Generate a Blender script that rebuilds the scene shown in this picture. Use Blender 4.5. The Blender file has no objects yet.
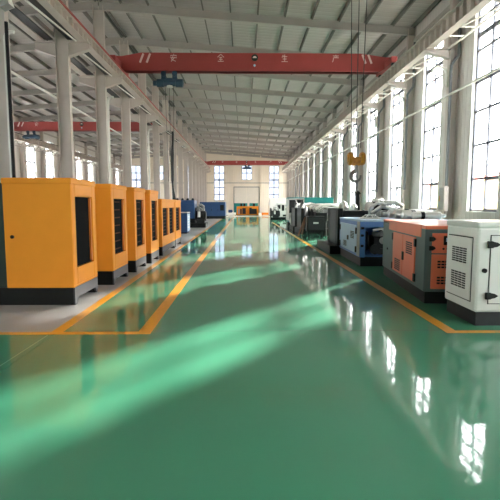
import bpy, bmesh, math, random
from mathutils import Vector, Matrix
random.seed(7)
C = bpy.context.scene.collection
SC = bpy.context.scene
PI = math.pi

# ------------------------------------------------------------------ camera, sky, sun, exposure
cam_d = bpy.data.cameras.new('camera'); cam = bpy.data.objects.new('camera', cam_d); C.objects.link(cam)
cam_d.sensor_width = 36.0; cam_d.lens = 36.0 * 455 / 500
cam_d.clip_start = 0.05; cam_d.clip_end = 500
cam.location = (0, 0, 1.55)
cam.rotation_euler = (PI/2 - 0.09967, 0, -0.0153)
SC.camera = cam

w = bpy.data.worlds.new('world'); SC.world = w; w.use_nodes = True
bg = w.node_tree.nodes['Background']
bg.inputs[0].default_value = (1.0, 0.975, 0.945, 1); bg.inputs[1].default_value = 6.6

SUN_AZ, SUN_EL = math.radians(38.3), math.radians(25)
sd = bpy.data.lights.new('sun', 'SUN'); sun = bpy.data.objects.new('sun', sd); C.objects.link(sun)
sd.energy = 9.0; sd.angle = math.radians(1.5); sd.color = (1.0, 0.95, 0.86)
tosun = Vector((math.sin(SUN_AZ)*math.cos(SUN_EL), math.cos(SUN_AZ)*math.cos(SUN_EL), math.sin(SUN_EL)))
sun.rotation_euler = tosun.to_track_quat('Z', 'Y').to_euler()
sun.location = (60, 80, 40)

vs = SC.view_settings
vs.view_transform = 'Standard'; vs.look = 'None'; vs.gamma = 1.0; vs.use_curve_mapping = False
vs.exposure = 1.5
SC.cycles.max_bounces = 14; SC.cycles.diffuse_bounces = 8; SC.cycles.glossy_bounces = 6
SC.cycles.transparent_max_bounces = 16
SC.cycles.sample_clamp_indirect = 12

# ------------------------------------------------------------------ materials
def lin(c):
    return tuple((x/12.92 if x <= .04045 else ((x+.055)/1.055)**2.4) for x in [v/255 for v in c]) + (1,)
def mat(name, rgb, rough=.5, metal=0., var=.06, scale=3., spec=.5, coat=0., coat_rough=.05, bump=0., bscale=40.):
    m = bpy.data.materials.new(name); m.use_nodes = True
    nt = m.node_tree; n = nt.nodes; b = n['Principled BSDF']
    c = lin(rgb)
    b.inputs['Roughness'].default_value = rough; b.inputs['Metallic'].default_value = metal
    b.inputs['Specular IOR Level'].default_value = spec
    b.inputs['Coat Weight'].default_value = coat; b.inputs['Coat Roughness'].default_value = coat_rough
    tc = n.new('ShaderNodeTexCoord'); nz = n.new('ShaderNodeTexNoise'); nz.inputs['Scale'].default_value = scale
    nz.inputs['Detail'].default_value = 4
    nt.links.new(tc.outputs['Object'], nz.inputs['Vector'])
    rp = n.new('ShaderNodeValToRGB')
    rp.color_ramp.elements[0].position = .3; rp.color_ramp.elements[1].position = .7
    rp.color_ramp.elements[0].color = tuple(x*(1-var) for x in c[:3]) + (1,)
    rp.color_ramp.elements[1].color = tuple(min(1, x*(1+var)) for x in c[:3]) + (1,)
    nt.links.new(nz.outputs['Fac'], rp.inputs['Fac']); nt.links.new(rp.outputs['Color'], b.inputs['Base Color'])
    if bump:
        nb = n.new('ShaderNodeTexNoise'); nb.inputs['Scale'].default_value = bscale
        bp = n.new('ShaderNodeBump'); bp.inputs['Strength'].default_value = bump; bp.inputs['Distance'].default_value = .01
        nt.links.new(tc.outputs['Object'], nb.inputs['Vector']); nt.links.new(nb.outputs['Fac'], bp.inputs['Height'])
        nt.links.new(bp.outputs['Normal'], b.inputs['Normal'])
    return m
def ribbed(name, rgb, axis, pitch, rough=.55, dist=.02, var=.03):
    m = mat(name, rgb, rough, var=var, scale=.6)
    nt = m.node_tree; n = nt.nodes; b = n['Principled BSDF']
    tc = n.new('ShaderNodeTexCoord'); sx = n.new('ShaderNodeSeparateXYZ'); nt.links.new(tc.outputs['Object'], sx.inputs[0])
    mu = n.new('ShaderNodeMath'); mu.operation = 'DIVIDE'; mu.inputs[1].default_value = pitch
    nt.links.new(sx.outputs[axis], mu.inputs[0])
    fr = n.new('ShaderNodeMath'); fr.operation = 'PINGPONG'; fr.inputs[1].default_value = .5; nt.links.new(mu.outputs[0], fr.inputs[0])
    mr = n.new('ShaderNodeMapRange'); mr.inputs[1].default_value = .36; mr.inputs[2].default_value = .44
    nt.links.new(fr.outputs[0], mr.inputs[0])
    bp = n.new('ShaderNodeBump'); bp.inputs['Strength'].default_value = .8; bp.inputs['Distance'].default_value = dist
    nt.links.new(mr.outputs[0], bp.inputs['Height']); nt.links.new(bp.outputs['Normal'], b.inputs['Normal'])
    return m

M = {}
M['yellow'] = mat('yellow_paint', (234, 150, 52), .45, var=.03, spec=.1)
M['orange_bar'] = mat('orange_paint', (214, 112, 28), .45)
M['slat_brown'] = mat('brown_slat', (84, 46, 20), .7, spec=.1)
M['black'] = mat('black_paint', (19, 21, 22), .5, spec=.25)
M['dark'] = mat('dark_steel', (34, 37, 40), .5, metal=.2, var=.2, scale=9)
M['darkgreen'] = mat('dark_green_paint', (30, 52, 50), .45)
M['louver'] = mat('black_louver', (17, 17, 19), .8, spec=.04)
M['basegrey'] = mat('skid_grey', (66, 66, 70), .5)
M['orange'] = mat('orange_red_paint', (224, 116, 84), .4, var=.03, coat=.2)
M['teal_frame'] = mat('slate_green_paint', (72, 92, 92), .45)
M['white'] = mat('white_paint', (214, 216, 212), .4, var=.02, coat=.2)
M['whitebright'] = mat('bright_white', (235, 235, 230), .4, var=.02)
M['greypaint'] = mat('grey_paint', (150, 152, 150), .5)
M['blue'] = mat('blue_paint', (74, 122, 188), .4, var=.03)
M['lightblue'] = mat('light_blue_paint', (166, 198, 222), .4, var=.03)
M['navy'] = mat('navy_blue_paint', (26, 66, 112), .45, var=.05)
M['teal'] = mat('teal_paint', (10, 132, 130), .45, var=.05)
M['crane_red'] = mat('crane_red', (166, 70, 68), .55, var=.05, scale=1.2)
M['mark'] = mat('white_lettering', (232, 206, 204), .6, var=.02)
M['hoistblue'] = mat('hoist_blue', (34, 62, 84), .5, var=.1)
M['silver'] = mat('silver_metal', (222, 222, 218), .35, metal=.35, var=.06)
M['cable'] = mat('steel_rope', (70, 70, 70), .5, metal=.4)
M['hooksteel'] = mat('hook_steel', (120, 120, 118), .35, metal=.5)
M['hookyellow'] = mat('hook_yellow', (188, 132, 40), .45, var=.3, scale=14)
M['steel'] = mat('grey_steel_paint', (196, 187, 180), .5, var=.04, scale=1.5)
M['roofsteel'] = mat('roof_steel_paint', (170, 166, 160), .5, var=.04, scale=1.5)
M['purlinsteel'] = mat('purlin_steel', (104, 102, 96), .5, var=.04, scale=1.5)
M['pipewhite'] = mat('white_pipe', (226, 226, 220), .35, var=.03)
M['pipegrey'] = mat('dark_grey_pipe', (112, 118, 122), .4, var=.05)
M['frame'] = mat('window_frame_grey', (100, 104, 116), .5, var=.05)
M['jamb'] = mat('window_jamb_white', (235, 235, 232), .5, var=.02)
M['wood'] = mat('pale_wood', (190, 158, 118), .6, var=.15, scale=8)
M['brownwood'] = mat('brown_wood', (136, 92, 70), .6, var=.15, scale=8)
M['paint_line'] = mat('yellow_orange_line', (238, 164, 42), .3, var=.06, scale=6, coat=.6, coat_rough=.08)
M['wallright'] = ribbed('ribbed_wall_right', (212, 209, 205), 1, .30)
M['wallfar'] = ribbed('ribbed_wall_far', (232, 222, 206), 0, .42, dist=.015)
M['ceiling'] = ribbed('ribbed_roof_sheet', (176, 171, 166), 1, .42, rough=.3, dist=.02)
M['door'] = mat('door_panel_beige', (216, 210, 198), .5, var=.03)
M['housewall'] = mat('outside_wall_yellow', (232, 206, 150), .7, var=.05)
M['houseroof'] = mat('outside_roof_red', (196, 88, 66), .7)
M['yard'] = mat('outside_yard', (190, 186, 178), .8, var=.08)
M['concrete'] = mat('grey_concrete_floor', (172, 169, 167), .32, var=.10, scale=1.3, bump=.05, bscale=18)
M['palefloor'] = mat('pale_floor', (196, 194, 184), .35, var=.08, scale=1.3)
M['joint'] = mat('floor_joint', (34, 70, 58), .4)
M['scratch'] = mat('floor_scuff', (120, 170, 140), .5)

def floor_mat():
    m = mat('green_epoxy', (66, 142, 110), .45, var=.07, scale=.35, spec=.12, coat=.78, coat_rough=.045)
    nt = m.node_tree; n = nt.nodes; b = n['Principled BSDF']
    b.inputs['Coat IOR'].default_value = 1.9
    tc = n.new('ShaderNodeTexCoord'); mp = n.new('ShaderNodeMapping'); nt.links.new(tc.outputs['Object'], mp.inputs[0])
    nz = n.new('ShaderNodeTexNoise'); nz.inputs['Scale'].default_value = 7.0; nz.inputs['Detail'].default_value = 2
    nt.links.new(mp.outputs[0], nz.inputs['Vector'])
    bp = n.new('ShaderNodeBump'); bp.inputs['Strength'].default_value = .17; bp.inputs['Distance'].default_value = .004
    nt.links.new(nz.outputs['Fac'], bp.inputs['Height'])
    nt.links.new(bp.outputs['Normal'], b.inputs['Coat Normal']); nt.links.new(bp.outputs['Normal'], b.inputs['Normal'])
    return m
M['floor'] = floor_mat()
def glass_mat(name, tint):
    m = bpy.data.materials.new(name); m.use_nodes = True
    nt = m.node_tree; n = nt.nodes; n.remove(n['Principled BSDF'])
    tr = n.new('ShaderNodeBsdfTransparent'); tr.inputs[0].default_value = tint + (1,)
    gl = n.new('ShaderNodeBsdfGlossy'); gl.inputs['Roughness'].default_value = .03
    lw = n.new('ShaderNodeLayerWeight'); lw.inputs[0].default_value = .5
    pw = n.new('ShaderNodeMath'); pw.operation = 'POWER'; pw.inputs[1].default_value = 5; nt.links.new(lw.outputs['Facing'], pw.inputs[0])
    fz = n.new('ShaderNodeMath'); fz.operation = 'MULTIPLY_ADD'; fz.inputs[1].default_value = .6; fz.inputs[2].default_value = .03
    nt.links.new(pw.outputs[0], fz.inputs[0])
    mx = n.new('ShaderNodeMixShader')
    nt.links.new(fz.outputs[0], mx.inputs[0]); nt.links.new(tr.outputs[0], mx.inputs[1]); nt.links.new(gl.outputs[0], mx.inputs[2])
    nt.links.new(mx.outputs[0], n['Material Output'].inputs[0])
    return m
M['glass'] = glass_mat('window_glass', (.93, .95, .96)); M['glass_blue'] = glass_mat('blue_tinted_glass', (.29, .315, .36))

# ------------------------------------------------------------------ mesh helpers
class MB:
    def __init__(s): s.v = []; s.f = []
    def add(s, vs_, fs):
        k = len(s.v); s.v += [tuple(p) for p in vs_]; s.f += [tuple(i+k for i in f) for f in fs]; return s
    def box(s, x0, x1, y0, y1, z0, z1):
        v = [(x, y, z) for z in (z0, z1) for y in (y0, y1) for x in (x0, x1)]
        return s.add(v, [(0, 2, 3, 1), (4, 5, 7, 6), (0, 1, 5, 4), (1, 3, 7, 5), (3, 2, 6, 7), (2, 0, 4, 6)])
    def prism(s, poly, a, b, axis):
        # poly: 2D outline (counter-clockwise or not); extruded from a to b along axis 0/1/2
        def P(p, t):
            return (t, p[0], p[1]) if axis == 0 else (p[0], t, p[1]) if axis == 1 else (p[0], p[1], t)
        n = len(poly)
        v = [P(p, a) for p in poly] + [P(p, b) for p in poly]
        f = [tuple(range(n)), tuple(range(2*n-1, n-1, -1))] + [(i, i+n, (i+1) % n + n, (i+1) % n) for i in range(n)]
        return s.add(v, f)
    def bar(s, p, q, w_=.04, h=None):
        p, q = Vector(p), Vector(q); d = (q-p).normalized(); h = h or w_
        u = d.cross(Vector((0, 0, 1)))
        if u.length < 1e-4: u = Vector((1, 0, 0))
        u.normalize(); t = u.cross(d).normalized()
        v = [c + u*a*w_/2 + t*b*h/2 for c in (p, q) for a, b in ((-1, -1), (1, -1), (1, 1), (-1, 1))]
        return s.add(v, [(3, 2, 1, 0), (4, 5, 6, 7)] + [(i, (i+1) % 4, (i+1) % 4+4, i+4) for i in range(4)])
    def tube(s, pts, r=.02, n=8, r2=None):
        pts = [Vector(p) for p in pts]; k0 = len(s.v); m = len(pts)
        ref = None
        for i, p in enumerate(pts):
            d = (pts[min(i+1, m-1)] - pts[max(i-1, 0)]).normalized()
            if ref is None:
                ref = d.cross(Vector((0, 0, 1)))
                if ref.length < 1e-3: ref = Vector((1, 0, 0))
            ref = (ref - d*ref.dot(d)).normalized(); t = d.cross(ref)
            rr = r if r2 is None else r + (r2-r)*i/(m-1)
            for j in range(n):
                a = 2*PI*j/n; s.v.append(tuple(p + (ref*math.cos(a) + t*math.sin(a))*rr))
        for i in range(m-1):
            for j in range(n):
                s.f.append((k0+i*n+j, k0+i*n+(j+1) % n, k0+(i+1)*n+(j+1) % n, k0+(i+1)*n+j))
        s.f.append(tuple(k0+j for j in range(n-1, -1, -1))); s.f.append(tuple(k0+(m-1)*n+j for j in range(n)))
        return s
    def lathe(s, prof, c, axis=2, n=20):
        # prof: (radius, height) pairs around axis through c
        k0 = len(s.v); c = Vector(c)
        for r, h in prof:
            for j in range(n):
                a = 2*PI*j/n; p = [r*math.cos(a), r*math.sin(a), h]
                p = p if axis == 2 else [p[2], p[0], p[1]] if axis == 0 else [p[1], p[2], p[0]]
                s.v.append(tuple(c + Vector(p)))
        for i in range(len(prof)-1):
            for j in range(n):
                s.f.append((k0+i*n+j, k0+i*n+(j+1) % n, k0+(i+1)*n+(j+1) % n, k0+(i+1)*n+j))
        s.f.append(tuple(k0+j for j in range(n-1, -1, -1))); s.f.append(tuple(k0+(len(prof)-1)*n+j for j in range(n)))
        return s
    def build(s, name, m, parent=None, bevel=0, smooth=False):
        me = bpy.data.meshes.new(name); me.from_pydata(s.v, [], s.f); me.update()
        bm = bmesh.new(); bm.from_mesh(me); bmesh.ops.recalc_face_normals(bm, faces=bm.faces); bm.to_mesh(me); bm.free()
        if smooth:
            me.polygons.foreach_set('use_smooth', [True]*len(me.polygons))
        me.materials.append(M[m] if isinstance(m, str) else m)
        o = bpy.data.objects.new(name, me); C.objects.link(o)
        if parent is not None: o.parent = parent
        if bevel:
            b = o.modifiers.new('bevel', 'BEVEL'); b.width = bevel; b.segments = 2; b.limit_method = 'ANGLE'
        if smooth:
            e = o.modifiers.new('edges', 'EDGE_SPLIT'); e.split_angle = math.radians(40)
        return o
def tag(o, label=None, cat=None, group=None, kind=None):
    if label: o['label'] = label
    if cat: o['category'] = cat
    if group: o['group'] = group
    if kind: o['kind'] = kind
    return o
def empty(name, loc, rz=0., **k):
    o = bpy.data.objects.new(name, None); C.objects.link(o); o.location = loc; o.rotation_euler = (0, 0, rz)
    o.empty_display_size = .2
    return tag(o, **k)
def arc(c, r, a0, a1, n, plane='xz'):
    out = []
    for i in range(n+1):
        a = a0 + (a1-a0)*i/n; u, v = r*math.cos(a), r*math.sin(a)
        out.append((c[0]+u, c[1], c[2]+v) if plane == 'xz' else (c[0], c[1]+u, c[2]+v) if plane == 'yz' else (c[0]+u, c[1]+v, c[2]))
    return out
def copy_tree(o, parent=None):
    c = o.copy(); C.objects.link(c)
    if parent is not None: c.parent = parent
    for ch in list(o.children): copy_tree(ch, c)
    return c
ST = 'structure'

# ------------------------------------------------------------------ setting: dimensions
XR, XC, XL = 8.6, -7.05, -22.7        # right wall, centre column row, left wall
YN, YF = -10.2, 86.0                  # near (behind the camera) and far walls
PITCH = 4.8; FR0 = 13.8               # frames
FRAMES = [FR0 + PITCH*k for k in range(-5, 16)]
WINY = [16.4 + 4.79*k for k in range(-5, 15)]
ZE, ZR = 10.45, 11.6                  # roof sheet underside at eave and ridge
def roofz(x): return ZR - (ZR-ZE)*abs(x-XC)/(XR-XC)

# floors
MB().box(-2.26, XR, YN, 57, -.2, 0).box(-2.27, XL, YN, 5.42, -.2, 0).build('floor', 'floor')['kind'] = ST
MB().box(XL, -2.26, 5.42, YF, -.2, 0).build('floor_left', 'concrete')['kind'] = ST
MB().box(-2.26, XR, 57, YF, -.2, 0).build('floor_back', 'palefloor')['kind'] = ST  # paler stretch of floor up to the far wall
MB().box(-1.28, -1.12, 5.41, 57, -.002, .002).build('trim_1', 'paint_line')['kind'] = ST
MB().box(-2.34, -2.20, 5.42, 57, -.002, .0022).build('trim_2', 'paint_line')['kind'] = ST
MB().box(XL, -1.12, 5.36, 5.46, -.002, .0024).build('trim_3', 'paint_line')['kind'] = ST
MB().box(2.47, 2.62, 5.40, 40, -.002, .002).build('trim_4', 'paint_line')['kind'] = ST
MB().box(2.47, XR, 5.35, 5.45, -.002, .0024).build('trim_5', 'paint_line')['kind'] = ST
MB().box(-1.1, 2.46, 5.475, 5.488, -.002, .001).build('trim_6', 'joint')['kind'] = ST
MB().bar((-2.33, 5.33, .0005), (-2.37, 2.6, .0005), .012, .002).build('trim_7', 'scratch')['kind'] = ST

# walls with window openings
SILL, HEAD, WW = 1.26, 8.9, 2.14
def side_wall(name, x0, x1, m, wins):
    b = MB(); y = YN
    b.box(x0, x1, YN, YF, -.2, SILL).box(x0, x1, YN, YF, HEAD, ZE+.3)
    for yc in wins + [YF + WW/2]:
        b.box(x0, x1, y, yc-WW/2, SILL, HEAD); y = yc+WW/2
    b.build(name, m)['kind'] = ST
side_wall('wall_right', XR, XR+.26, 'wallright', [y for y in WINY if not 4 < y < 13])  # unseen near bays made solid to keep sun off the near floor
side_wall('wall_left', XL-.26, XL, 'wallright', WINY)
# end walls (gable outline) with openings
def gable_piece(b, x0, x1, y0, y1, z0, z1=None):
    if z1 is not None: b.box(x0, x1, y0, y1, z0, z1)
    else:
        xs = [x0] + ([XC] if x0 < XC < x1 else []) + [x1]
        b.prism([(x0, z0), (x1, z0)] + [(x, roofz(x)+.3) for x in reversed(xs)], y0, y1, 1)
FAROPEN = [(4.9, 6.75, 2.3, 8.75), (-5.4, -3.5, 2.3, 8.75), (-.25, 1.7, 6.15, 8.75)]
FAROPEN += [(2*XC-b_, 2*XC-a_, z0, z1) for a_, b_, z0, z1 in FAROPEN]
def end_wall(name, y0, y1, opens, m):
    b = MB(); x = XL
    for (a0, a1, z0, z1) in sorted(opens):
        gable_piece(b, x, a0, y0, y1, -.2); gable_piece(b, a0, a1, y0, y1, -.2, z0); gable_piece(b, a0, a1, y0, y1, z1); x = a1
    gable_piece(b, x, XR, y0, y1, -.2)
    b.build(name, m)['kind'] = ST
end_wall('wall_back', YF, YF+.26, FAROPEN, 'wallfar')
end_wall('wall_front', YN-.26, YN, [], 'wallright')
# roof sheets
MB().prism([(XC, ZR), (XR+.3, roofz(XR+.3)), (XR+.3, roofz(XR+.3)+.12), (XC, ZR+.12)], YN-.3, YF+.3, 1).build('ceiling', 'ceiling')['kind'] = ST
MB().prism([(XC, ZR), (XL-.3, roofz(XL-.3)), (XL-.3, roofz(XL-.3)+.12), (XC, ZR+.12)], YN-.3, YF+.3, 1).build('ceiling_left', 'ceiling')['kind'] = ST

# windows
wn = [0]
def window(along, a0, a1, z0, z1, pos, out, rows, thick=(), opener=True, mid=2, bw=.042, pane='glass'):
    """along 0: opening spans x, pos is y; along 1: spans y, pos is x. out = +1/-1 outward direction."""
    wn[0] += 1
    ac = (a0+a1)/2
    root = empty('window_%d' % wn[0], (ac, pos, z0) if along == 0 else (pos, ac, z0), kind=ST)
    h = z1-z0; hw = (a1-a0)/2
    def bx(b, s0, s1, d0, d1, q0, q1):
        d0, d1 = sorted((d0*out, d1*out))
        return b.box(s0, s1, d0, d1, q0, q1) if along == 0 else b.box(d0, d1, s0, s1, q0, q1)
    j = MB()
    bx(j, -hw, -hw+.03, 0, .24, 0, h); bx(j, hw-.03, hw, 0, .24, 0, h); bx(j, -hw, hw, 0, .24, h-.03, h); bx(j, -hw, hw, -.05, .24, 0, .035)
    j.build('window_surround', 'jamb', root)
    f = MB(); t = .065; d0, d1 = .12, .19
    bx(f, -hw+.03, -hw+.03+t, d0, d1, .035, h-.03); bx(f, hw-.03-t, hw-.03, d0, d1, .035, h-.03)
    bx(f, -hw+.03, hw-.03, d0, d1, .035, .035+t); bx(f, -hw+.03, hw-.03, d0, d1, h-.03-t, h-.03)
    for k in range(1, mid):
        s = -hw + 2*hw*k/mid
        bx(f, s-bw, s+bw, d0, d1, .035, h-.03)
    for i, z in enumerate(rows):
        tt = .08 if i in thick else bw*.9
        bx(f, -hw+.03, hw-.03, d0, d1, z-z0-tt, z-z0+tt)
    f.build('window_frame', 'frame', root)
    if opener:
        o = MB(); s0, s1 = (-hw+.05, -.01) ; q0, q1 = .05, rows[0]-z0
        if out < 0: s0, s1 = .01, hw-.05
        for c in ((s0, s0+.07, q0, q1), (s1-.07, s1, q0, q1), (s0, s1, q0, q0+.09), (s0, s1, q1-.09, q1)):
            bx(o, c[0], c[1], .08, .14, c[2], c[3])
        o.build('window_sash', 'frame', root)
    g = MB(); bx(g, -hw+.06, hw-.06, .15, .158, .06, h-.06)
    g.build('window_pane', pane, root)
ROWS = [2.5, 3.75, 5.0, 6.1, 7.2, 7.75, 8.35]
for yc in [y for y in WINY if not 4 < y < 13]: window(1, yc-WW/2, yc+WW/2, SILL, HEAD, XR, 1, ROWS, thick=(3, 5))  # no windows in the near bays closed against the sun
for yc in WINY: window(1, yc-WW/2, yc+WW/2, SILL, HEAD, XL, -1, ROWS, thick=(3, 5))
for (a0, a1, z0, z1) in FAROPEN:
    if z0 < 4: window(0, a0, a1, z0, z1, YF, 1, [3.4, 4.7, 6.0, 6.25, 7.4], thick=(3, 4), opener=False, bw=.085, pane='glass_blue')
    else: window(0, a0, a1, z0, z1, YF, 1, [7.4], thick=(0,), opener=False, bw=.085, pane='glass_blue')

# big sectional door in the far wall, with its frame, and wall posts and rails
d = empty('door_1', (.66, YF, 0), kind=ST)
for xa, xb in ((-2.3, -.02), (.02, 2.3)):
    b = MB()
    for k in range(3): b.box(xa, xb, -.07, 0, k*1.58+.01, (k+1)*1.58-.01)
    b.build('door_panel', 'door', d)
MB().box(-2.42, -2.3, -.12, 0, 0, 4.86).box(2.3, 2.42, -.12, 0, 0, 4.86).box(-2.42, 2.42, -.12, 0, 4.74, 4.88).build('door_frame', 'pipegrey', d)
for x in (-1.93, 3.3, -12.0, -17.3):
    MB().box(x-.11, x+.11, YF-.22, YF, 0, roofz(x)-.3).build('column', 'wallfar')['kind'] = ST
for x0, x1 in ((XC+.3, XR), (XL, XC-.3)):
    MB().box(x0, x1, YF-.3, YF-.2, 5.5, 5.6).build('wall_beam', 'pipegrey')['kind'] = ST

# steel frames: centre columns with double corbels, side columns with one corbel, rafters
def hcol(b, x0, x1, y, z0, z1, fw=.24, ft=.022, wt=.02):
    b.box(x0, x0+ft, y-fw/2, y+fw/2, z0, z1).box(x1-ft, x1, y-fw/2, y+fw/2, z0, z1).box(x0+ft, x1-ft, y-wt/2, y+wt/2, z0, z1)
def corbel(b, x0, x1, y, ztop, root=.55, tip=.28):   # from the column face x0 out to x1
    b.box(min(x0, x1), max(x0, x1), y-.13, y+.13, ztop-.03, ztop)
    b.prism([(x0, ztop-.03), (x1, ztop-.03), (x1, ztop-tip), (x0, ztop-root)], y-.012, y+.012, 1)
    p, q = Vector((x0, y, ztop-root)), Vector((x1, y, ztop-tip)); b.bar(p, q, .26, .025)
ZB = 7.66
ZL = 7.86      # underside of the runway beams: wall side, centre row
for y in FRAMES:
    b = MB(); hcol(b, XC-.25, XC+.25, y, 0, 11.2); corbel(b, XC+.25, XC+1.05, y, ZL); corbel(b, XC-.25, XC-1.05, y, ZL)
    b.box(XC-.35, XC+.35, y-.2, y+.2, 0, .03).build('column', 'steel')['kind'] = ST
    b = MB(); hcol(b, XR-.42, XR-.02, y, 0, 10.2); corbel(b, XR-.42, XR-1.4, y, ZB, .36, .1)
    b.build('column', 'steel')['kind'] = ST
    b = MB(); hcol(b, XL+.02, XL+.42, y, 0, 10.2); corbel(b, XL+.42, XL+1.4, y, ZB, .36, .1)
    b.build('column', 'steel')['kind'] = ST
    for xa in (XR-.02, XL+.02):
        s = 1 if xa > XC else -1
        xc = XC + s*.02
        pts_top = [(xc, roofz(xc)-.2), (xa, roofz(xa)-.2)]
        b = MB(); dep = lambda x: .5 + .28*abs(x-XC)/(XR-XC)*(abs(x-XC)/(XR-XC) > .8)
        n = 10; xs = [xc + (xa-xc)*i/n for i in range(n+1)]
        top = [(x, roofz(x)-.2) for x in xs]
        dp = [.38]*(n+1)
        bot = [(x, z-dp[i]) for i, (x, z) in enumerate(top)]
        b.prism(top + bot[::-1], y-.011, y+.011, 1)
        for line in (top, bot):
            for i in range(n):
                b.bar((line[i][0], y, line[i][1]), (line[i+1][0], y, line[i+1][1]), .17, .024)
        b.build('roof_beam', 'roofsteel')['kind'] = ST
for s in (1, -1):
    for k in [.1] + [1.07 + 1.34*i for i in range(11)] + [15.5]:
        x = XC + s*k; z = roofz(x)
        b = MB().box(x-.012, x+.012, YN, YF, z-.22, z)
        b.box(min(x, x+.06*s), max(x, x+.06*s), YN, YF, z-.22, z-.2)
        b.build('purlin_beam', 'purlinsteel')['kind'] = ST
# eave girts above the crane beams
for x in (XR-.08, XL+.08):
    MB().box(x-.05, x+.05, YN, YF, 9.55, 9.7).build('wall_beam', 'roofsteel')['kind'] = ST

# crane runway beams with ribs and rails
def runway(xc, face, red, zb=ZB, h=.58):
    root = empty('crane_beam', (xc, 0, zb), kind=ST)
    b = MB()
    b.box(-.15, .15, YN, YF-.6, 0, .025).box(-.17, .17, YN, YF-.6, h-.025, h).box(-.012, .012, YN, YF-.6, .025, h-.025)
    y = YN+.3
    while y < YF-.7:
        b.box(-.14, .14, y-.008, y+.008, .025, h-.025); y += .52
    b.build('beam_web', 'steel', root)
    MB().box(-.035, .035, YN, YF-.6, h, h+.1).build('crane_rail', 'dark', root)
    if red:
        MB().box(face*.16-.03, face*.16+.03, YN, YF-.6, h+.02, h+.09).build('conductor_bar', 'crane_red', root)
runway(XC+.8, 1, True, ZL, .38); runway(XC-.8, -1, False, ZL, .38); runway(XR-1.22, -1, False); runway(XL+1.22, 1, False)
# maintenance deck between the two centre beams, bay by bay, with a white brace under each
for y0, y1 in zip(FRAMES, FRAMES[1:]):
    MB().box(XC-.62, XC-.28, y0+.2, y1-.2, ZL+.02, ZL+.05).box(XC+.28, XC+.62, y0+.2, y1-.2, ZL+.02, ZL+.05).build('deck_beam', 'dark')['kind'] = ST
    MB().bar((XC+.3, y0+.25, ZL-.04), (XC+.62, y1-.25, ZL-.04), .05, .05).build('brace_beam', 'pipewhite')['kind'] = ST
# horizontal bracing between the right runway beam and the wall
for s, xw, xb in ((1, XR-.5, XR-1.08), (-1, XL+.5, XL+1.08)):
    MB().box(xw-.03, xw+.03, YN, YF, ZB-.04, ZB+.03).build('chord_beam', 'pipewhite')['kind'] = ST
    for yc in WINY:
        for dy in (-.1, .75):
            MB().bar((xb, yc+dy, ZB), (xw, yc+dy, ZB), .045, .045).build('brace_beam', 'pipewhite')['kind'] = ST
        MB().bar((xb, yc-.1, ZB-.01), (xw, yc-2.2, ZB-.01), .04, .04).build('brace_beam', 'pipewhite')['kind'] = ST

# lattice girder under the side bay's outer runway, bay by bay
for y0, y1 in zip(FRAMES, FRAMES[1:]):
    if y0 > 30:
        b = MB(); n = 6; x = XL+1.22
        b.bar((x, y0+.15, ZB-.55), (x, y1-.15, ZB-.55), .07, .07)
        for i in range(n):
            ya, yb = y0+.15+(y1-y0-.3)*i/n, y0+.15+(y1-y0-.3)*(i+1)/n
            b.bar((x, ya, ZB-.55 if i % 2 else ZB-.03), (x, yb, ZB-.03 if i % 2 else ZB-.55), .05, .05)
        b.build('lattice_beam', 'roofsteel')['kind'] = ST
# outside: yard and a neighbouring house row
MB().box(-90, 110, -60, 180, -.5, -.25).build('ground', 'yard')['kind'] = ST
h = empty('house', (38, 40, -.25), label='pale yellow building with red roof edge seen through the windows', cat='building')
MB().box(-4, 4, -40, 44, 0, 5.2).build('house_wall', 'housewall', h)
MB().prism([(-4.6, 5.2), (4.6, 5.2), (0, 6.6)], -40.5, 44.5, 1).build('house_roof', 'houseroof', h)
#@@OBJECTS
# ------------------------------------------------------------------ overhead cranes
def hoist(name, loc, label, rope, hook=True, big=1.0, body='hoistblue', group=None, girder_h=.0):
    """trolley wheels grip the girder's lower flange; drum, motor and ropes hang below. Origin: girder underside."""
    r = empty(name, loc, label=label, cat='hoist', group=group)
    for sx in (-.28, .28):
        pl = MB().box(sx-.12, sx+.12, -.2, -.13, -.3, .12).build('hanger_plate', body, r, bevel=.015)
        MB().lathe([(.1, -.03), (.13, -.02), (.13, .03), (.1, .04)], (sx, -.22, -.01), 1, 16).build('trolley_wheel', body, pl, smooth=True)
    MB().box(-.42, .42, -.16, .16, -.34, -.2).build('trolley_frame', body, r, bevel=.02)
    MB().lathe([(.12, -.66), (.2, -.64), (.2, -.3), (.16, -.28), (.16, .3), (.2, .32), (.2, .66), (.14, .7)], (0, 0, -.42), 0, 24).build('drum', body, r, smooth=True)
    MB().lathe([(.1, .7), (.13, .72), (.13, .95), (.09, 1.0)], (-1.55, 0, -.42), 0, 18).build('motor', body, r, smooth=True)
    if rope:
        for dx in (-.24, -.02, .2):
            MB().tube([(dx, 0, -.5), (dx*.6, 0, -rope)], .012, 6).build('rope', 'cable', r)
        MB().lathe([(.06, 0), (.16, .03), (.16, .1), (.06, .13)], (0, 0, -.66), 2, 16).build('rope_guide', 'silver', r, smooth=True)
    return r
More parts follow.
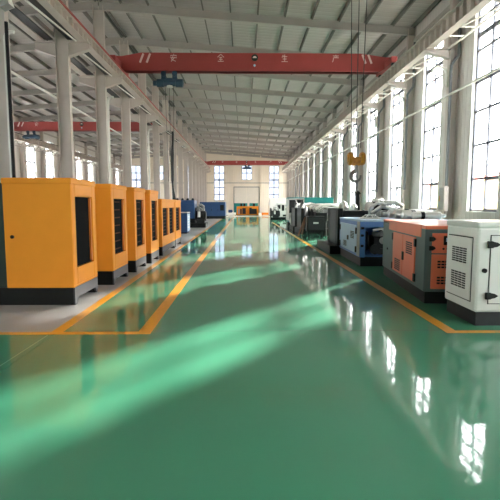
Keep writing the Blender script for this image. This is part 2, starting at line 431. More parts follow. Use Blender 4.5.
def hook_block(r, z):
    """twin sheave block with a hook, hanging at height z below the hoist origin"""
    for sx in (-.17, .17):
        MB().lathe([(.05, -.05), (.17, -.06), (.19, -.02), (.19, .02), (.17, .06), (.05, .05)], (sx, 0, z), 0, 18).build('sheave', 'hookyellow', r, smooth=True)
    b = MB(); b.prism([(-.26, z+.12), (-.1, z+.05), (.1, z+.05), (.26, z+.12), (.24, z-.1), (.08, z-.2), (-.08, z-.2), (-.24, z-.1)], -.05, .05, 1)
    b.build('block_plate', 'hookyellow', r, bevel=.015)
    pts = [(0, 0, z-.18), (0, 0, z-.34)] + arc((0, 0, z-.5), .14, PI*.62, PI*2.08, 12)
    MB().tube(pts, .065, 10, r2=.03).build('hook', 'hooksteel', r, smooth=True)
    MB().tube([(0, 0, z-.64), (.01, .0, z-.8), (-.01, 0, z-1.0)], .018, 6).build('sling_tail', 'cable', r)

def stroke_text(parent, cx, y, cz, size, strokes, name, label):
    b = MB()
    for (x0, z0, x1, z1) in strokes:
        p, q = Vector((cx+(x0-.5)*size, y, cz+(z0-.5)*size)), Vector((cx+(x1-.5)*size, y, cz+(z1-.5)*size))
        b.bar(p, q, .012, size*.085) if abs(p.z-q.z) < 1e-6 else b.bar(p, q, size*.085, .012) if False else b.add(*ribbon(p, q, size*.085))
    return tag(b.build(name, 'mark', parent), label)
def ribbon(p, q, wd):
    d = (q-p).normalized(); n = Vector((-d.z, 0, d.x))*wd/2; t = Vector((0, .006, 0))
    v = [p+n-t, p-n-t, q-n-t, q+n-t, p+n+t, p-n+t, q-n+t, q+n+t]
    return v, [(0, 1, 2, 3), (7, 6, 5, 4), (0, 4, 5, 1), (1, 5, 6, 2), (2, 6, 7, 3), (3, 7, 4, 0)]
G_AN = [(.5, 1, .55, .88), (.12, .82, .88, .82), (.12, .82, .1, .68), (.88, .82, .86, .68), (.42, .72, .2, .3), (.2, .3, .8, .02), (.68, .6, .15, .0), (.05, .5, .95, .5)]
G_QUAN = [(.5, 1, .05, .6), (.5, 1, .95, .6), (.3, .58, .7, .58), (.25, .33, .75, .33), (.08, .05, .92, .05), (.5, .58, .5, .05)]
G_SHENG = [(.3, .95, .12, .6), (.25, .72, .85, .72), (.22, .4, .78, .4), (.06, .05, .94, .05), (.5, 1, .5, .05)]
G_CHAN = [(.5, 1, .5, .88), (.1, .85, .9, .85), (.35, .78, .42, .64), (.66, .8, .58, .64), (.15, .6, .9, .6), (.15, .6, .15, .3), (.15, .3, .04, .0)]
def crane(y, x0, x1, z0, z1, label, text=True, group=None):
    r = empty('bridge_crane', ((x0+x1)/2, y, z0), label=label, cat='crane', group=group)
    cx = (x0+x1)/2; a, b_ = x0-cx, x1-cx; h = z1-z0
    out = [(a, h*.66), (a, h*.86), (a+.5, h*.8), (a+1.5, h), (b_-1.9, h), (b_-.6, h*.8), (b_, h*.82), (b_, h*.62), (b_-.9, 0), (a+.65, 0)]
    MB().prism(out, -.2, .2, 1).box(a+.7, b_-.95, -.26, .26, 0, .03).build('girder', 'crane_red', r, bevel=.012)
    for xe in (a+.36, b_-.52):
        b = MB().box(xe-.14, xe+.14, -1.3, 1.3, .16, .44)
        ec = b.build('end_carriage', 'crane_red', r, bevel=.02)
        for dy in (-1.05, 1.05):
            MB().lathe([(.1, -.06), (.17, -.05), (.17, .05), (.1, .06)], (xe, dy, .235), 0, 16).build('carriage_wheel', 'dark', ec, smooth=True)
    if text:
        for x, g, n in ((-4.12, G_AN, 'an'), (-1.74, G_QUAN, 'quan'), (1.5, G_SHENG, 'sheng'), (4.1, G_CHAN, 'chan')):
            stroke_text(r, x, -.205, h*.72, .36, g, 'painted_character', 'white painted character')
        for x in (-5.2, -4.86): MB().add(*ribbon(Vector((x-.62, -.206, h*.45)), Vector((x-.62+.18, -.206, h*.94)), .1)).build('end_stripe', 'mark', r)
        for x in (6.25, 6.55): MB().add(*ribbon(Vector((x-.62, -.206, h*.45)), Vector((x-.62-.18, -.206, h*.94)), .1)).build('end_stripe', 'mark', r)
        MB().lathe([(.17, -.015), (.17, .015)], (-.02, -.21, h*.74), 1, 20).build('emblem', 'darkgreen', r)
        MB().prism([(-.13, h*.72), (.09, h*.72), (.03, h*.82), (-.07, h*.82)], -.232, -.226, 1).build('emblem_mark', 'mark', r)
        MB().lathe([(.06, -.015), (.06, .015)], (-.03, -.21, h*.32), 1, 12).build('rivet_plate', 'lightblue', r)
    return r
YC = 24.1
crane(YC, -6.63, 7.88, 8.28, 9.18, 'red overhead bridge crane with white painted characters, nearer of the two in the main aisle')
hoist('electric_hoist', (-3.74, YC, 8.155), 'dark blue rope hoist hanging under the lettered red crane', 5.4)
crane(79, -6.6, 7.9, 8.28, 9.0, 'red overhead bridge crane spanning the far end before the beige wall')
hoist('electric_hoist', (.72, 79, 8.155), 'small dark hoist under the far red crane above the big door', 0)
crane(43.0, -21.98, -7.48, 8.28, 9.08, 'red overhead bridge crane in the side bay behind the centre columns')
hoist('electric_hoist', (-19.4, 43.0, 8.155), 'dark hoist under the side bay crane near the tall windows', 0)
crane(13.2, -6.63, 7.88, 8.28, 9.18, 'red bridge crane high overhead that carries the yellow hook block', text=False)
hb = hoist('electric_hoist', (3.25, 13.2, 8.155), 'yellow double hook block with silver hook hanging on ropes before the windows', 5.0)
hook_block(hb, -5.3)

# ------------------------------------------------------------------ pipes, conduits, lights on columns and walls
o = MB().tube([(XR-.5, YN+.1, 5.84), (XR-.5, YF-.4, 5.84)], .045, 8).build('conduit', 'pipewhite')
tag(o, 'long white conduit running along the window wall at half height', 'pipe')
o = MB().tube([(XC-.3, YN+.1, 5.74), (XC-.3, YF-.4, 5.74)], .045, 8).build('conduit', 'pipewhite')
tag(o, 'long white conduit running along the centre column row', 'pipe')
DR = {0: 'nearest, beside the window in front of the white generator', 1: 'at the column behind the orange generator with a grey box under it'}
for i, y in enumerate([f for f in FRAMES if 13 < f < 72]):
    yy = y - .195
    pts = [(XR-.12, yy, 9.5), (XR-.12, yy, 7.4), (XR-.40, yy, 7.0), (XR-.40, yy, 2.3)]
    o = MB().tube(pts, .06, 8).build('rain_pipe', 'pipegrey')
    tag(o, 'dark grey rain pipe down the window wall, %s along from the near end' % ('first', 'second', 'third', 'fourth', 'fifth', 'sixth', 'seventh', 'eighth', 'ninth', 'tenth', 'eleventh', 'twelfth', 'thirteenth')[i], 'pipe', 'rain pipes on the window wall')
    pts = [(XR-.49, y, 6.2), (XR-.49, y, 6.7)] + [(p[0], y, p[2]) for p in arc((XR-.79, 0, 6.7), .3, 0, PI*.9, 8)]
    o = MB().tube(pts, .05, 8).build('gooseneck_pipe', 'pipewhite')
    tag(o, 'white bent gooseneck pipe on the window wall, %s along from the near end' % ('first', 'second', 'third', 'fourth', 'fifth', 'sixth', 'seventh', 'eighth', 'ninth', 'tenth', 'eleventh', 'twelfth', 'thirteenth')[i], 'pipe', 'gooseneck pipes on the window wall')
jb = empty('switch_box', (XR-.5, 18.35, 1.28), label='pale grey electric box on the column by the window behind the orange generator', cat='electric box')
MB().box(-.1, .08, -.25, .25, 0, 1.0).build('box_body', 'steel', jb, bevel=.015)
MB().box(-.115, -.1, -.2, .2, .06, .94).build('box_door', 'greypaint', jb)
MB().box(-.13, -.115, .1, .16, .4, .62).build('warning_label', 'hookyellow', jb)
def drop_pipe(y, label, z0=0., z1=7.0, off=.42):
    pts = [(XC+off, y-.3, z0), (XC+off, y-.3, z1-.4)] + [(p[0], y-.3, p[2]) for p in arc((XC+off+.2, 0, z1-.4), .2, PI, PI*.4, 6)]
    o = MB().tube(pts, .055, 8).build('drop_pipe', 'pipewhite'); tag(o, label, 'pipe')
fr = [f for f in FRAMES if f > 13]
drop_pipe(fr[0]-.02, 'white drop pipe down the nearest centre column beside black cable', z1=6.6, off=.34)
drop_pipe(fr[2], 'white drop pipe with bent top on the third centre column')
drop_pipe(fr[4], 'white drop pipe with bent top on the fifth centre column')
o = MB().tube([(XC+.47, fr[0]-.48, 0), (XC+.47, fr[0]-.48, 4), (XC+.47, fr[0]-.48, 6.6)], .05, 8).build('power_cable', 'black')
tag(o, 'thick black cable down the nearest centre column', 'cable')
fl = empty('flood_lamp', (XC+.46, fr[0]-.35, 6.98), label='square flood lamp high on the nearest centre column', cat='lamp')
MB().prism([(-.14, 0), (.12, .1), (.04, .34), (-.2, .24)], -.16, .16, 1).build('lamp_housing', 'greypaint', fl, bevel=.01)
MB().prism([(.125, .1), (.135, .105), (.055, .345), (.045, .34)], -.15, .15, 1).build('lamp_glass', 'whitebright', fl)
MB().bar((-.34, .2, .1), (-.06, 0, .14), .05).build('lamp_bracket', 'steel', fl)
for k, (dx, lb) in enumerate(((0, 'black festoon cable loop hanging by the centre columns above the last yellow cabinets'), (.5, 'second black festoon cable beside the first, sagging to the columns'))):
    y = 40.3 + k*1.0
    pts = [(XC+.95-.1*k, y, ZL-.02), (XC+.95-.3*k, y, 5.4), (XC+.9-.2*k, y, 3.6), (XC+.95, y, 2.0), (XC+1.02+.1*k, y, .03)]
    tag(MB().tube(pts, .09 if k == 0 else .07, 8).build('festoon_cable', 'black'), lb, 'cable')

# ------------------------------------------------------------------ yellow cabinets along the aisle
def yellow_cabinet(x, y0, wid, hgt, depth, label, louver_rows=7, doors=1, glass=False, tail=True):
    r = empty('generator_cabinet', (x, y0, 0), label=label, cat='generator', group='yellow generator cabinets')
    B0, B1 = .0, .27
    # skid base with raised front beam between the feet
    b = MB()
    L = depth + (1.9 if tail else 0)
    b.box(-L, -.02, .02, .12, B0, B1).box(-L, -.02, wid-.12, wid-.02, B0, B1).box(-L, -.2, .12, wid-.12, .12, B1)
    b.build('skid_base', 'black', r)
    b = MB(); b.prism([(.02, 0), (.1, 0), (.16, .1), (wid-.16, .1), (wid-.1, 0), (wid-.02, 0), (wid-.02, B1), (.02, B1)], -.03, -.0, 0)
    b.build('skid_front', 'basegrey', r)  # front of the black skid, its lit tone put into a grey colour
    # canopy shell around the front opening
    t = .035; op0, op1 = .17, wid-.17
    z0, z1 = .27, hgt
    lo, hi = z0+.3, hgt-.27
    b = MB()
    b.box(-depth, 0, 0, t, z0, z1).box(-depth, 0, wid-t, wid, z0, z1).box(-depth, -depth+t, t, wid-t, z0, z1)
    b.box(-depth, 0, t, wid-t, z1-t, z1).box(-depth, 0, t, wid-t, z0, z0+t)
    b.box(-t, 0, t, op0, z0+t, z1-t).box(-t, 0, op1, wid-t, z0+t, z1-t).box(-t, 0, op0, op1, z0+t, lo).box(-t, 0, op0, op1, hi, z1-t)
    if doors == 2: b.box(-t, 0, wid/2-.12, wid/2+.12, lo, hi)
    b.build('canopy', 'yellow', r, bevel=.012)
    b = MB(); b.box(-depth-.01, .012, -.012, wid+.012, z1-.085, z1+.012); b.build('roof_cap', 'yellow', r, bevel=.02)
    b = MB()
    spans = [(op0, op1)] if doors == 1 else [(op0, wid/2-.12), (wid/2+.12, op1)]
    for (s0, s1) in spans:
        dr = MB().box(-.06, -.045, s0, s1, lo, hi).build('louver_panel', 'louver', r)
        lv = MB()
        n = louver_rows
        for i in range(n):
            z = lo + (hi-lo)*(i+.6)/n
            lv.box(-.045, -.032, s0+.02, s0+(s1-s0)*.66, z-.008, z+.012)
        if not glass: lv.build('louver_slat', 'slat_brown', dr)
        MB().box(-.045, -.015, s1-.07, s1-.03, lo+.02, hi-.02).build('door_post', 'orange_bar', dr)
    MB().lathe([(.028, -.012), (.028, .012)], (-depth*.88, -.008, 1.06 if hgt > 1.8 else .95), 1, 14).build('lock', 'black', r)
    if tail:
        MB().box(-depth-1.85, -depth, .03, wid-.03, z0, hgt-.06).build('radiator_housing', 'darkgreen', r, bevel=.015)
    return r
yl = [('tall yellow generator cabinet with dark glass panel, nearest of the row on the concrete', -2.6, 6.96, 1.14, 1.94, 1.03, 7, 1, True),
      ('tall yellow cabinet second in the row, orange louver bars behind its opening', -2.50, 8.72, 1.14, 1.93, 1.05, 7, 1, False),
      ('tall yellow cabinet third in the row, between the second and fourth', -2.45, 10.36, 1.14, 1.93, 1.05, 7, 1, False),
      ('tall yellow cabinet fourth in the row, just before the lower double one', -2.41, 11.92, 1.12, 1.92, 1.05, 7, 1, False),
      ('lower yellow cabinet with two louvered openings after the four tall ones', -2.44, 13.75, 2.6, 1.71, 1.1, 8, 2, False),
      ('lower yellow cabinet last of the row, beside the small blue box', -2.46, 16.6, 1.5, 1.71, 1.1, 8, 1, False)]
for lb, x, y, wd, hg, dp, lr, dn, gl in yl: yellow_cabinet(x, y, wd, hg, dp, lb, lr, dn, gl)

# ------------------------------------------------------------------ engines and machines
def engine(parent, x0, x1, y0, y1, z0, z1, metal='dark', seed=0, pipe='silver'):
    """an open diesel engine as parts of parent: block, head covers, fan, belts, filters, pipes"""
    rnd = random.Random(seed)
    L, Wd, H = x1-x0, y1-y0, z1-z0; yc = (y0+y1)/2
    MB().box(x0+.15*L, x1-.1*L, yc-.24*Wd, yc+.24*Wd, z0+.1*H, z0+.62*H).box(x0+.2*L, x1-.15*L, yc-.32*Wd, yc+.32*Wd, z0, z0+.2*H).build('engine_block', metal, parent, bevel=.02)
    b = MB(); n = max(3, int(L/.25))
    for i in range(n):
        xx = x0+.18*L + (.68*L)*(i+.5)/n
        b.box(xx-.3*L/n, xx+.3*L/n, yc-.17*Wd, yc+.17*Wd, z0+.62*H, z0+.76*H)
    b.build('cylinder_head', 'greypaint', parent, bevel=.015)
    MB().lathe([(.12*H, -.02), (.34*H, -.02), (.34*H, .02), (.12*H, .03)], (x0+.08*L, yc, z0+.45*H), 0, 20).build('fan', 'black', parent, smooth=True)
    MB().lathe([(.05*H, 0), (.16*H, .02), (.16*H, .26*L), (.05*H, .28*L)], (x0+.3*L, yc+.22*Wd, z0+.82*H), 0, 16).build('air_filter', 'black', parent, smooth=True)
    MB().lathe([(.08*H, 0), (.08*H, .3*H)], (x0+.4*L, yc-.36*Wd, z0+.3*H), 2, 12).build('oil_filter', 'silver', parent, smooth=True)
    MB().tube([(x0+.2*L, yc-.2*Wd, z0+.7*H), (x0+.3*L, yc-.34*Wd, z0+.86*H), (x0+.5*L, yc-.36*Wd, z0+.8*H), (x0+.7*L, yc-.28*Wd, z0+.66*H)], .05*H, 10).build('intake_hose', pipe, parent, smooth=True)
    MB().tube([(x0+.75*L, yc, z0+.7*H), (x0+.75*L, yc, z0+.88*H), (x0+.6*L, yc-.1*Wd, z0+.95*H), (x0+.35*L, yc-.1*Wd, z0+.95*H)], .06*H, 10).build('exhaust_manifold', pipe, parent, smooth=True)
    MB().lathe([(.2*H, 0), (.26*H, .03), (.26*H, .2*L), (.2*H, .22*L)], (x0+.76*L, yc, z0+.35*H), 0, 20).build('alternator', metal, parent, smooth=True)
def radiator(parent, x0, x1, y0, y1, z0, z1, m='black'):
    r = MB(); t = .06
    r.box(x0, x1, y0, y0+t, z0, z1).box(x0, x1, y1-t, y1, z0, z1).box(x0, x1, y0+t, y1-t, z1-t, z1).box(x0, x1, y0+t, y1-t, z0, z0+t)
    f = r.build('radiator_frame', m, parent, bevel=.008)
    MB().box(x0+.02, x1-.02, y0+t, y1-t, z0+t, z1-t).build('radiator_core', 'dark', f)
def skid(parent, x0, x1, y0, y1, z1, m='black'):
    MB().box(x0, x1, y0, y0+.12, 0, z1).box(x0, x1, y1-.12, y1, 0, z1).box(x0, x0+.1, y0+.12, y1-.12, 0, z1).box(x1-.1, x1, y0+.12, y1-.12, 0, z1).box(x0+.1, x1-.1, y0+.12, y1-.12, z1-.04, z1).build('skid_base', m, parent)
def vent_grid(parent, name, face, u0, u1, z0, z1, pos, rows, cols, m='black', sgn=-1):
    """grid of small dark slots standing just proud of a panel; face 0: panel normal is x (u is y), face 1: normal is y (u is x)"""
    b = MB()
    for i in range(rows):
        for j in range(cols):
            a0 = u0 + (u1-u0)*j/cols; a1 = u0 + (u1-u0)*(j+.8)/cols; c0 = z0 + (z1-z0)*i/rows; c1 = z0 + (z1-z0)*(i+.62)/rows
            p0, p1 = sorted((pos, pos+sgn*.006))
            b.box(p0, p1, a0, a1, c0, c1) if face == 0 else b.box(a0, a1, p0, p1, c0, c1)
    return b.build(name, m, parent)
def panel(parent, name, face, u0, u1, z0, z1, pos, m, th=.012, bevel=.004):
    p0, p1 = pos-th, pos
    b = MB(); b.box(p0, p1, u0, u1, z0, z1) if face == 0 else b.box(u0, u1, p0, p1, z0, z1)
    return b.build(name, m, parent, bevel=bevel)
def hinge(parent, face, u, z, pos, m='black', leaf=.12, up=.1):
    b = MB()
    if face == 0: b.box(pos-.03, pos, u-.035, u+.035, z-up/2, z+up/2)
    else:
        b.box(u-.05, u+.01, pos-.03, pos, z-up/2, z+up/2).prism([(u+.01, z-up*.45), (u+leaf*.6, z-up*.32), (u+leaf, z), (u+leaf*.6, z+up*.32), (u+.01, z+up*.45)], pos-.022, pos, 1)
    b.build('hinge', m, parent)

# white generator nearest the camera, end face towards the aisle
r = empty('generator', (2.94, 5.64, 0), label='white enclosed generator with black hinges, nearest on the window side of the aisle', cat='generator')
MB().box(.04, 2.6, .04, .86, 0, .19).build('skid_base', 'dark', r)
W_, D_ = .88, 2.7
MB().prism([(0, 0), (D_, 0), (D_, W_), (0, W_)], .18, 1.27, 2).build('canopy', 'white', r, bevel=.035)
MB().prism([(-.01, -.01), (D_+.01, -.01), (D_+.01, W_+.01), (-.01, W_+.01)], 1.25, 1.335, 2).build('roof_cap', 'white', r, bevel=.03)
p = panel(r, 'end_panel', 0, .12, .78, .31, 1.12, .0, 'white', .014)
vent_grid(p, 'vent', 0, .24, .66, .78, .99, -.014, 7, 4, sgn=-1)
vent_grid(p, 'vent', 0, .24, .66, .44, .66, -.014, 7, 4, sgn=-1)
MB().box(-.004, .004, .105, .795, .295, 1.135).build('panel_seam', 'dark', r)
d = panel(r, 'door', 1, .17, 1.25, .3, 1.16, .0, 'white', .014)
MB().box(.16, 1.26, -.004, .004, .29, 1.17).build('door_seam', 'dark', r)
for z in (1.05, .40): hinge(d, 1, .17, z, -.014, leaf=.11, up=.085)
MB().lathe([(.03, -.012), (.03, .012)], (.1, -.01, .72), 1, 16).build('lock', 'black', r)
ex = empty('exhaust_elbow', (3.8, 6.3, 1.335), label='black capped silver exhaust elbow standing on top of the white generator', cat='exhaust')
MB().tube([(0, 0, 0), (0, 0, .05), (-.04, 0, .10), (-.12, 0, .13)], .05, 12).build('elbow_pipe', 'silver', ex, smooth=True)
MB().lathe([(.06, -.02), (.06, .03)], (-.13, 0, .135), 0, 16).build('cap', 'black', ex, smooth=True)

# orange generator
r = empty('generator', (2.82, 6.98, 0), rz=-math.radians(5.5), label='orange and dark slate enclosed generator with double doors, beside the white one', cat='generator')
Lr, Dp, Hh = 3.1, 1.15, 1.2
skid(r, .03, Dp, .03, Lr, .2)
MB().box(0, Dp, 0, Lr, .19, Hh-.03).build('canopy', 'teal_frame', r, bevel=.015)
MB().box(-.012, Dp, .22, Lr-.62, Hh-.17, Hh+.03).build('roof_band', 'orange', r, bevel=.012)
MB().box(0, Dp, 0, Lr, Hh-.03, Hh+.025).build('roof_plate', 'orange', r, bevel=.01)
for k, (y0, y1) in enumerate(((.5, 1.26), (1.28, 2.04))):
    d = panel(r, 'door', 0, y0, y1, .26, Hh-.19, .0, 'orange', .025, .008)
    if k == 0:
        vent_grid(d, 'vent', 0, y0+.14, y1-.14, .70, .92, -.025, 6, 1)
        MB().box(-.045, -.025, y1-.09, y1-.01, .55, .70).build('latch', 'black', d)
    else:
        vent_grid(d, 'vent', 0, y0+.16, y1-.1, .31, .53, -.025, 6, 1)
    for z in (.34, .92): hinge(d, 0, y0-.02 if k == 0 else y1+.02, z, -.006, up=.13)
MB().lathe([(.022, -.01), (.022, .01)], (-.006, 2.6, .62), 0, 12).build('lock', 'black', r)
d = panel(r, 'control_door', 1, .1, 1.05, .80, Hh-.09, .0, 'orange', .02, .006)
MB().box(.27, .44, -.035, -.02, .93, 1.07).build('display', 'black', d)
MB().box(.30, .36, -.04, -.035, .98, 1.04).build('gauge', 'lightblue', d)
for x in (.27, .33, .39, .45): MB().lathe([(.016, -.012), (.016, .01)], (x, -.022, .87), 1, 10).build('button', 'black', d)
d = panel(r, 'lower_panel', 1, .1, 1.05, .24, .78, .0, 'orange', .02, .006)
vent_grid(d, 'vent', 1, .19, .6, .57, .70, -.02, 3, 7); vent_grid(d, 'vent', 1, .19, .6, .32, .45, -.02, 3, 7)
for z in (1.02, .88): hinge(r, 1, .1, z, -.022, leaf=.05, up=.07)

# blue generator with an open end showing the engine
r = empty('generator', (2.92, 11.3, 0), rz=-math.radians(1.5), label='blue generator with open side showing a black engine, behind the orange one', cat='generator')
Lr, Dp, Hh = 2.72, 2.3, 1.12
skid(r, .03, Dp, .03, Lr, .24)
b = MB(); t = .04
b.box(0, .13, 0, t, .23, Hh).box(0, t, t, Lr, .23, Hh).box(0, Dp, Lr-t, Lr, .23, Hh).box(0, Dp, t, Lr-t, .23, .26).box(Dp-t, Dp, 0, Lr-t, .23, Hh).box(.13, Dp-t, 0, t, Hh-.14, Hh)
b.build('canopy', 'blue', r, bevel=.006)
MB().box(-.01, Dp+.01, -.01, Lr+.01, Hh, Hh+.04).build('roof_plate', 'lightblue', r, bevel=.012)
MB().box(-.012, .0, .0, .3, .25, Hh).build('corner_post', 'greypaint', r, bevel=.004)
d = panel(r, 'door', 0, .35, 2.5, .3, Hh-.1, .0, 'lightblue', .022, .006)
vent_grid(d, 'vent', 0, .6, 1.05, .66, .86, -.022, 5, 3); vent_grid(d, 'vent', 0, 1.55, 2.0, .38, .54, -.022, 5, 3)
MB().box(-.04, -.022, 1.28, 1.42, .58, .70).build('latch', 'black', d)
for y in (.36, 2.48):
    for z in (.4, .88): hinge(d, 0, y, z, -.01, up=.16)
for z in (.52, .78, .96): hinge(r, 1, .07, z, 0, leaf=.03, up=.06)
radiator(r, 2.0, 2.1, .1, 1.6, .28, .96)
engine(r, .18, 2.0, .1, 1.3, .27, 1.0, seed=3, pipe='greypaint')
MB().lathe([(.05, -.03), (.13, -.03), (.13, .03), (.05, .03)], (.42, .16, .42), 1, 18).build('pulley', 'dark', r, smooth=True)
MB().lathe([(.04, -.03), (.09, -.03), (.09, .03), (.04, .03)], (.62, .14, .64), 1, 16).build('pulley', 'greypaint', r, smooth=True)
MB().lathe([(.05, 0), (.06, .02), (.06, .16), (.04, .18)], (.75, .14, .36), 2, 14).build('fuel_filter', 'whitebright', r, smooth=True)
MB().tube([(.35, .12, .9), (.55, .08, .95), (.75, .12, .86), (.9, .16, .7)], .035, 10).build('coolant_hose', 'silver', r, smooth=True)

# black open generator set with tall control frame
r = empty('open_generator', (2.98, 14.2, 0), label='black open generator set with upright exhaust stack, behind the blue generator', cat='generator')
skid(r, -.25, 3.2, 0, 2.5, .25)
radiator(r, 0, .16, .1, 1.75, .25, 1.43)
MB().box(.16, .95, .05, 1.8, .3, 1.36).build('cooling_shroud', 'black', r, bevel=.03)
for y in (.3, 1.45): MB().box(-.02, 0, y, y+.06, .3, 1.36).build('guard_rib', 'basegrey', r)
engine(r, .9, 2.9, .2, 2.2, .3, 1.68, seed=5)
MB().lathe([(.06, -.1), (.15, -.08), (.15, .08), (.06, .1)], (1.1, .55, 1.5), 1, 18).build('turbocharger', 'silver', r, smooth=True)
MB().box(.2, .85, .03, .05, .45, 1.2).build('side_panel', 'dark', r, bevel=.008)
MB().box(.3, .5, .02, .03, .85, 1.05).build('gauge_plate', 'silver', r)
MB().tube([(1.0, .3, 1.2), (1.05, .25, 1.45), (1.3, .3, 1.6), (1.6, .4, 1.55)], .05, 10).build('intake_pipe', 'silver', r, smooth=True)
MB().tube([(.82, .9, 1.2), (.82, .9, 1.78), (.8, .9, 1.9), (.86, .9, 1.96)], .075, 12).build('exhaust_stack', 'black', r, smooth=True)
MB().tube([(.35, .5, 1.42), (.35, .7, 1.56), (.4, 1.2, 1.62), (.45, 1.7, 1.56), (.45, 1.9, 1.42)], .07, 10).build('coolant_hose', 'silver', r, smooth=True)
MB().tube([(.62, .3, 1.42), (.6, .5, 1.52), (.7, .9, 1.5), (.8, 1.1, 1.4)], .06, 10).build('fuel_hose', 'silver', r, smooth=True)
MB().tube([(.1, 1.78, .3), (0, 2.0, .45), (0, 2.05, .9), (.05, 1.95, 1.2), (.1, 1.78, 1.25)], .02, 8).build('cable_loop', 'greypaint', r)

# dark control box with leaning planks, further on
r = empty('control_box', (3.1, 22.0, 0), label='black control box on a stand behind the open generator', cat='electric box')
MB().box(0, .9, 0, .6, .25, .98).build('box_body', 'black', r, bevel=.015)
MB().box(.06, .84, -.02, 0, .3, .92).build('box_door', 'dark', r, bevel=.008)
MB().box(.3, .55, -.03, -.02, .62, .7).build('name_plate', 'silver', r)
for x in (.04, .78):
    for y in (.05, .47): MB().box(x, x+.08, y, y+.08, 0, .25).build('leg', 'black', r)
for k, dx in enumerate((0, .22)):
    b = MB().bar((2.72+dx, 22.3+.4*k, .03), (3.06+dx*.4, 22.4+.4*k, .92), .05, .07).build('plank', 'brownwood')
    tag(b, ('brown plank leaning on the black control box, outer one', 'brown plank leaning on the black control box, inner one')[k], 'plank', 'leaning planks')
# two big dark engines on stands
for k, (x, y, lb) in enumerate(((3.0, 24.2, 'large dark open engine with pale hoses on top, behind the black control box'), (3.0, 27.2, 'large dark open engine with round fan shroud, beside the grey cabinet'))):
    r = empty('open_generator', (x, y, 0), label=lb, cat='generator', group='dark open engines')
    skid(r, 0, 3.4, 0, 2.2, .25)
    radiator(r, .1, .24, .05, 2.1, .25, 1.35)
    MB().lathe([(.95, 0), (.95, .05), (.6, .3), (.6, .4)], (.24, 1.08, .82), 0, 24).build('fan_shroud', 'black', r, smooth=True)
    engine(r, .6, 3.2, .1, 2.0, .28, 1.6, seed=9+k)
    MB().tube([(.2, .3, 1.35), (.3, .6, 1.55), (.7, .9, 1.6), (1.1, .7, 1.5), (1.5, .5, 1.5)], .07, 10).build('coolant_hose', 'silver', r, smooth=True)
    MB().tube([(.9, .3, 1.3), (1.2, .2, 1.5), (1.7, .3, 1.55), (2.2, .4, 1.4)], .07, 8).build('wrapped_hose', 'whitebright', r, smooth=True)
# light grey open cabinet
r = empty('machine_cabinet', (3.0, 30.2, 0), label='light grey open cabinet with two dark bays, beside the teal generator', cat='cabinet')
b = MB(); b.box(0, .05, 0, 1.6, .5, 1.95).box(1.0, 1.05, 0, 1.6, .5, 1.95).box(0, 1.05, 1.55, 1.6, .5, 1.95).box(0, 1.05, 0, 1.55, 1.88, 1.95).box(0, 1.05, 0, 1.55, .9, .97).box(.48, .56, 0, 1.55, .97, 1.88)
b.build('frame', 'white', r, bevel=.008)
MB().box(.07, .46, .1, .12, 1.0, 1.85).build('bay_panel', 'dark', r); MB().box(.58, .98, .1, .12, 1.0, 1.85).build('bay_panel', 'dark', r)
MB().prism([(0, .9), (1.05, .9), (.9, .2), (.3, .15)], 0, 1.5, 1).build('chute', 'white', r, bevel=.02)
for x in (.25, .8):
    for y in (.1, 1.3): MB().box(x, x+.1, y, y+.1, 0, .3).build('leg', 'black', r)
# teal generator
r = empty('generator', (3.2, 32.3, 0), label='teal enclosed generator standing behind the light grey cabinet', cat='generator')
skid(r, 0, 3.2, 0, 1.3, .3)
MB().box(0, 3.2, 0, 1.3, .29, 1.95).build('canopy', 'teal', r, bevel=.02)
MB().box(-.02, 3.22, -.03, 1.33, 1.93, 2.05).build('roof_cap', 'teal', r, bevel=.02)
for x in (.2, 1.2, 2.2):
    d = panel(r, 'door', 1, x, x+.85, .4, 1.8, 0, 'teal', .02)
    MB().box(x+.7, x+.76, -.04, -.02, 1.0, 1.15).build('handle', 'black', d)
# pale crates and the white drum behind the blue generator
r = empty('crate', (4.75, 17.2, 0), label='pale wooden crate behind the blue generator, under the white drum', cat='crate')
MB().box(0, 1.1, 0, .9, .1, 1.3).build('crate_body', 'wood', r, bevel=.01)
for x in (0, .5, 1.0):
    MB().box(x, x+.1, -.02, 0, .1, 1.3).build('crate_batten', 'wood', r); MB().box(x, x+.1, 0, .9, 0, .1).build('crate_runner', 'brownwood', r)
o = MB().lathe([(.24, 0), (.25, .02), (.25, .4), (.2, .45), (.2, .5)], (5.2, 17.6, 1.3), 2, 20).build('drum', 'pipewhite', smooth=True)
tag(o, 'white plastic drum standing on the pale wooden crate', 'drum')
r = empty('crate', (4.25, 30.6, 0), label='tan wooden crate beside the light grey cabinet, before the teal generator', cat='crate')
MB().box(0, 1.3, 0, 1.2, .1, 1.52).build('crate_body', 'wood', r, bevel=.01)
for x in (0, 1.2): MB().box(x, x+.1, 0, 1.2, 0, .1).build('crate_runner', 'brownwood', r)
# silver mufflers and a fan guard lying on the blue generator's roof
mu = (('silver muffler with pipe ends lying across the near edge of the blue generator roof', 1.3, .2, .10, .8, .0), ('silver muffler with black band, second from the near edge of the blue roof', 1.15, .55, .12, .9, .0), ('silver muffler at the window end of the blue generator roof', 1.1, .95, .13, .95, .0), ('silver muffler lying apart at the far edge of the blue generator roof', 1.2, 1.8, .12, .7, .0))
for lb, x, y, rad, ln, a in mu:
    r = empty('muffler', (2.98+x, 11.38+y, 1.166+rad), rz=a, label=lb, cat='muffler', group='mufflers on the blue generator')
    MB().lathe([(rad*.4, -.12), (rad*.42, 0), (rad, .05), (rad, ln-.05), (rad*.42, ln), (rad*.4, ln+.1)], (0, 0, 0), 0, 18).build('muffler_body', 'silver', r, smooth=True)
    MB().lathe([(rad+.004, ln*.3), (rad+.004, ln*.42)], (0, 0, 0), 0, 18).build('band', 'black', r, smooth=True)
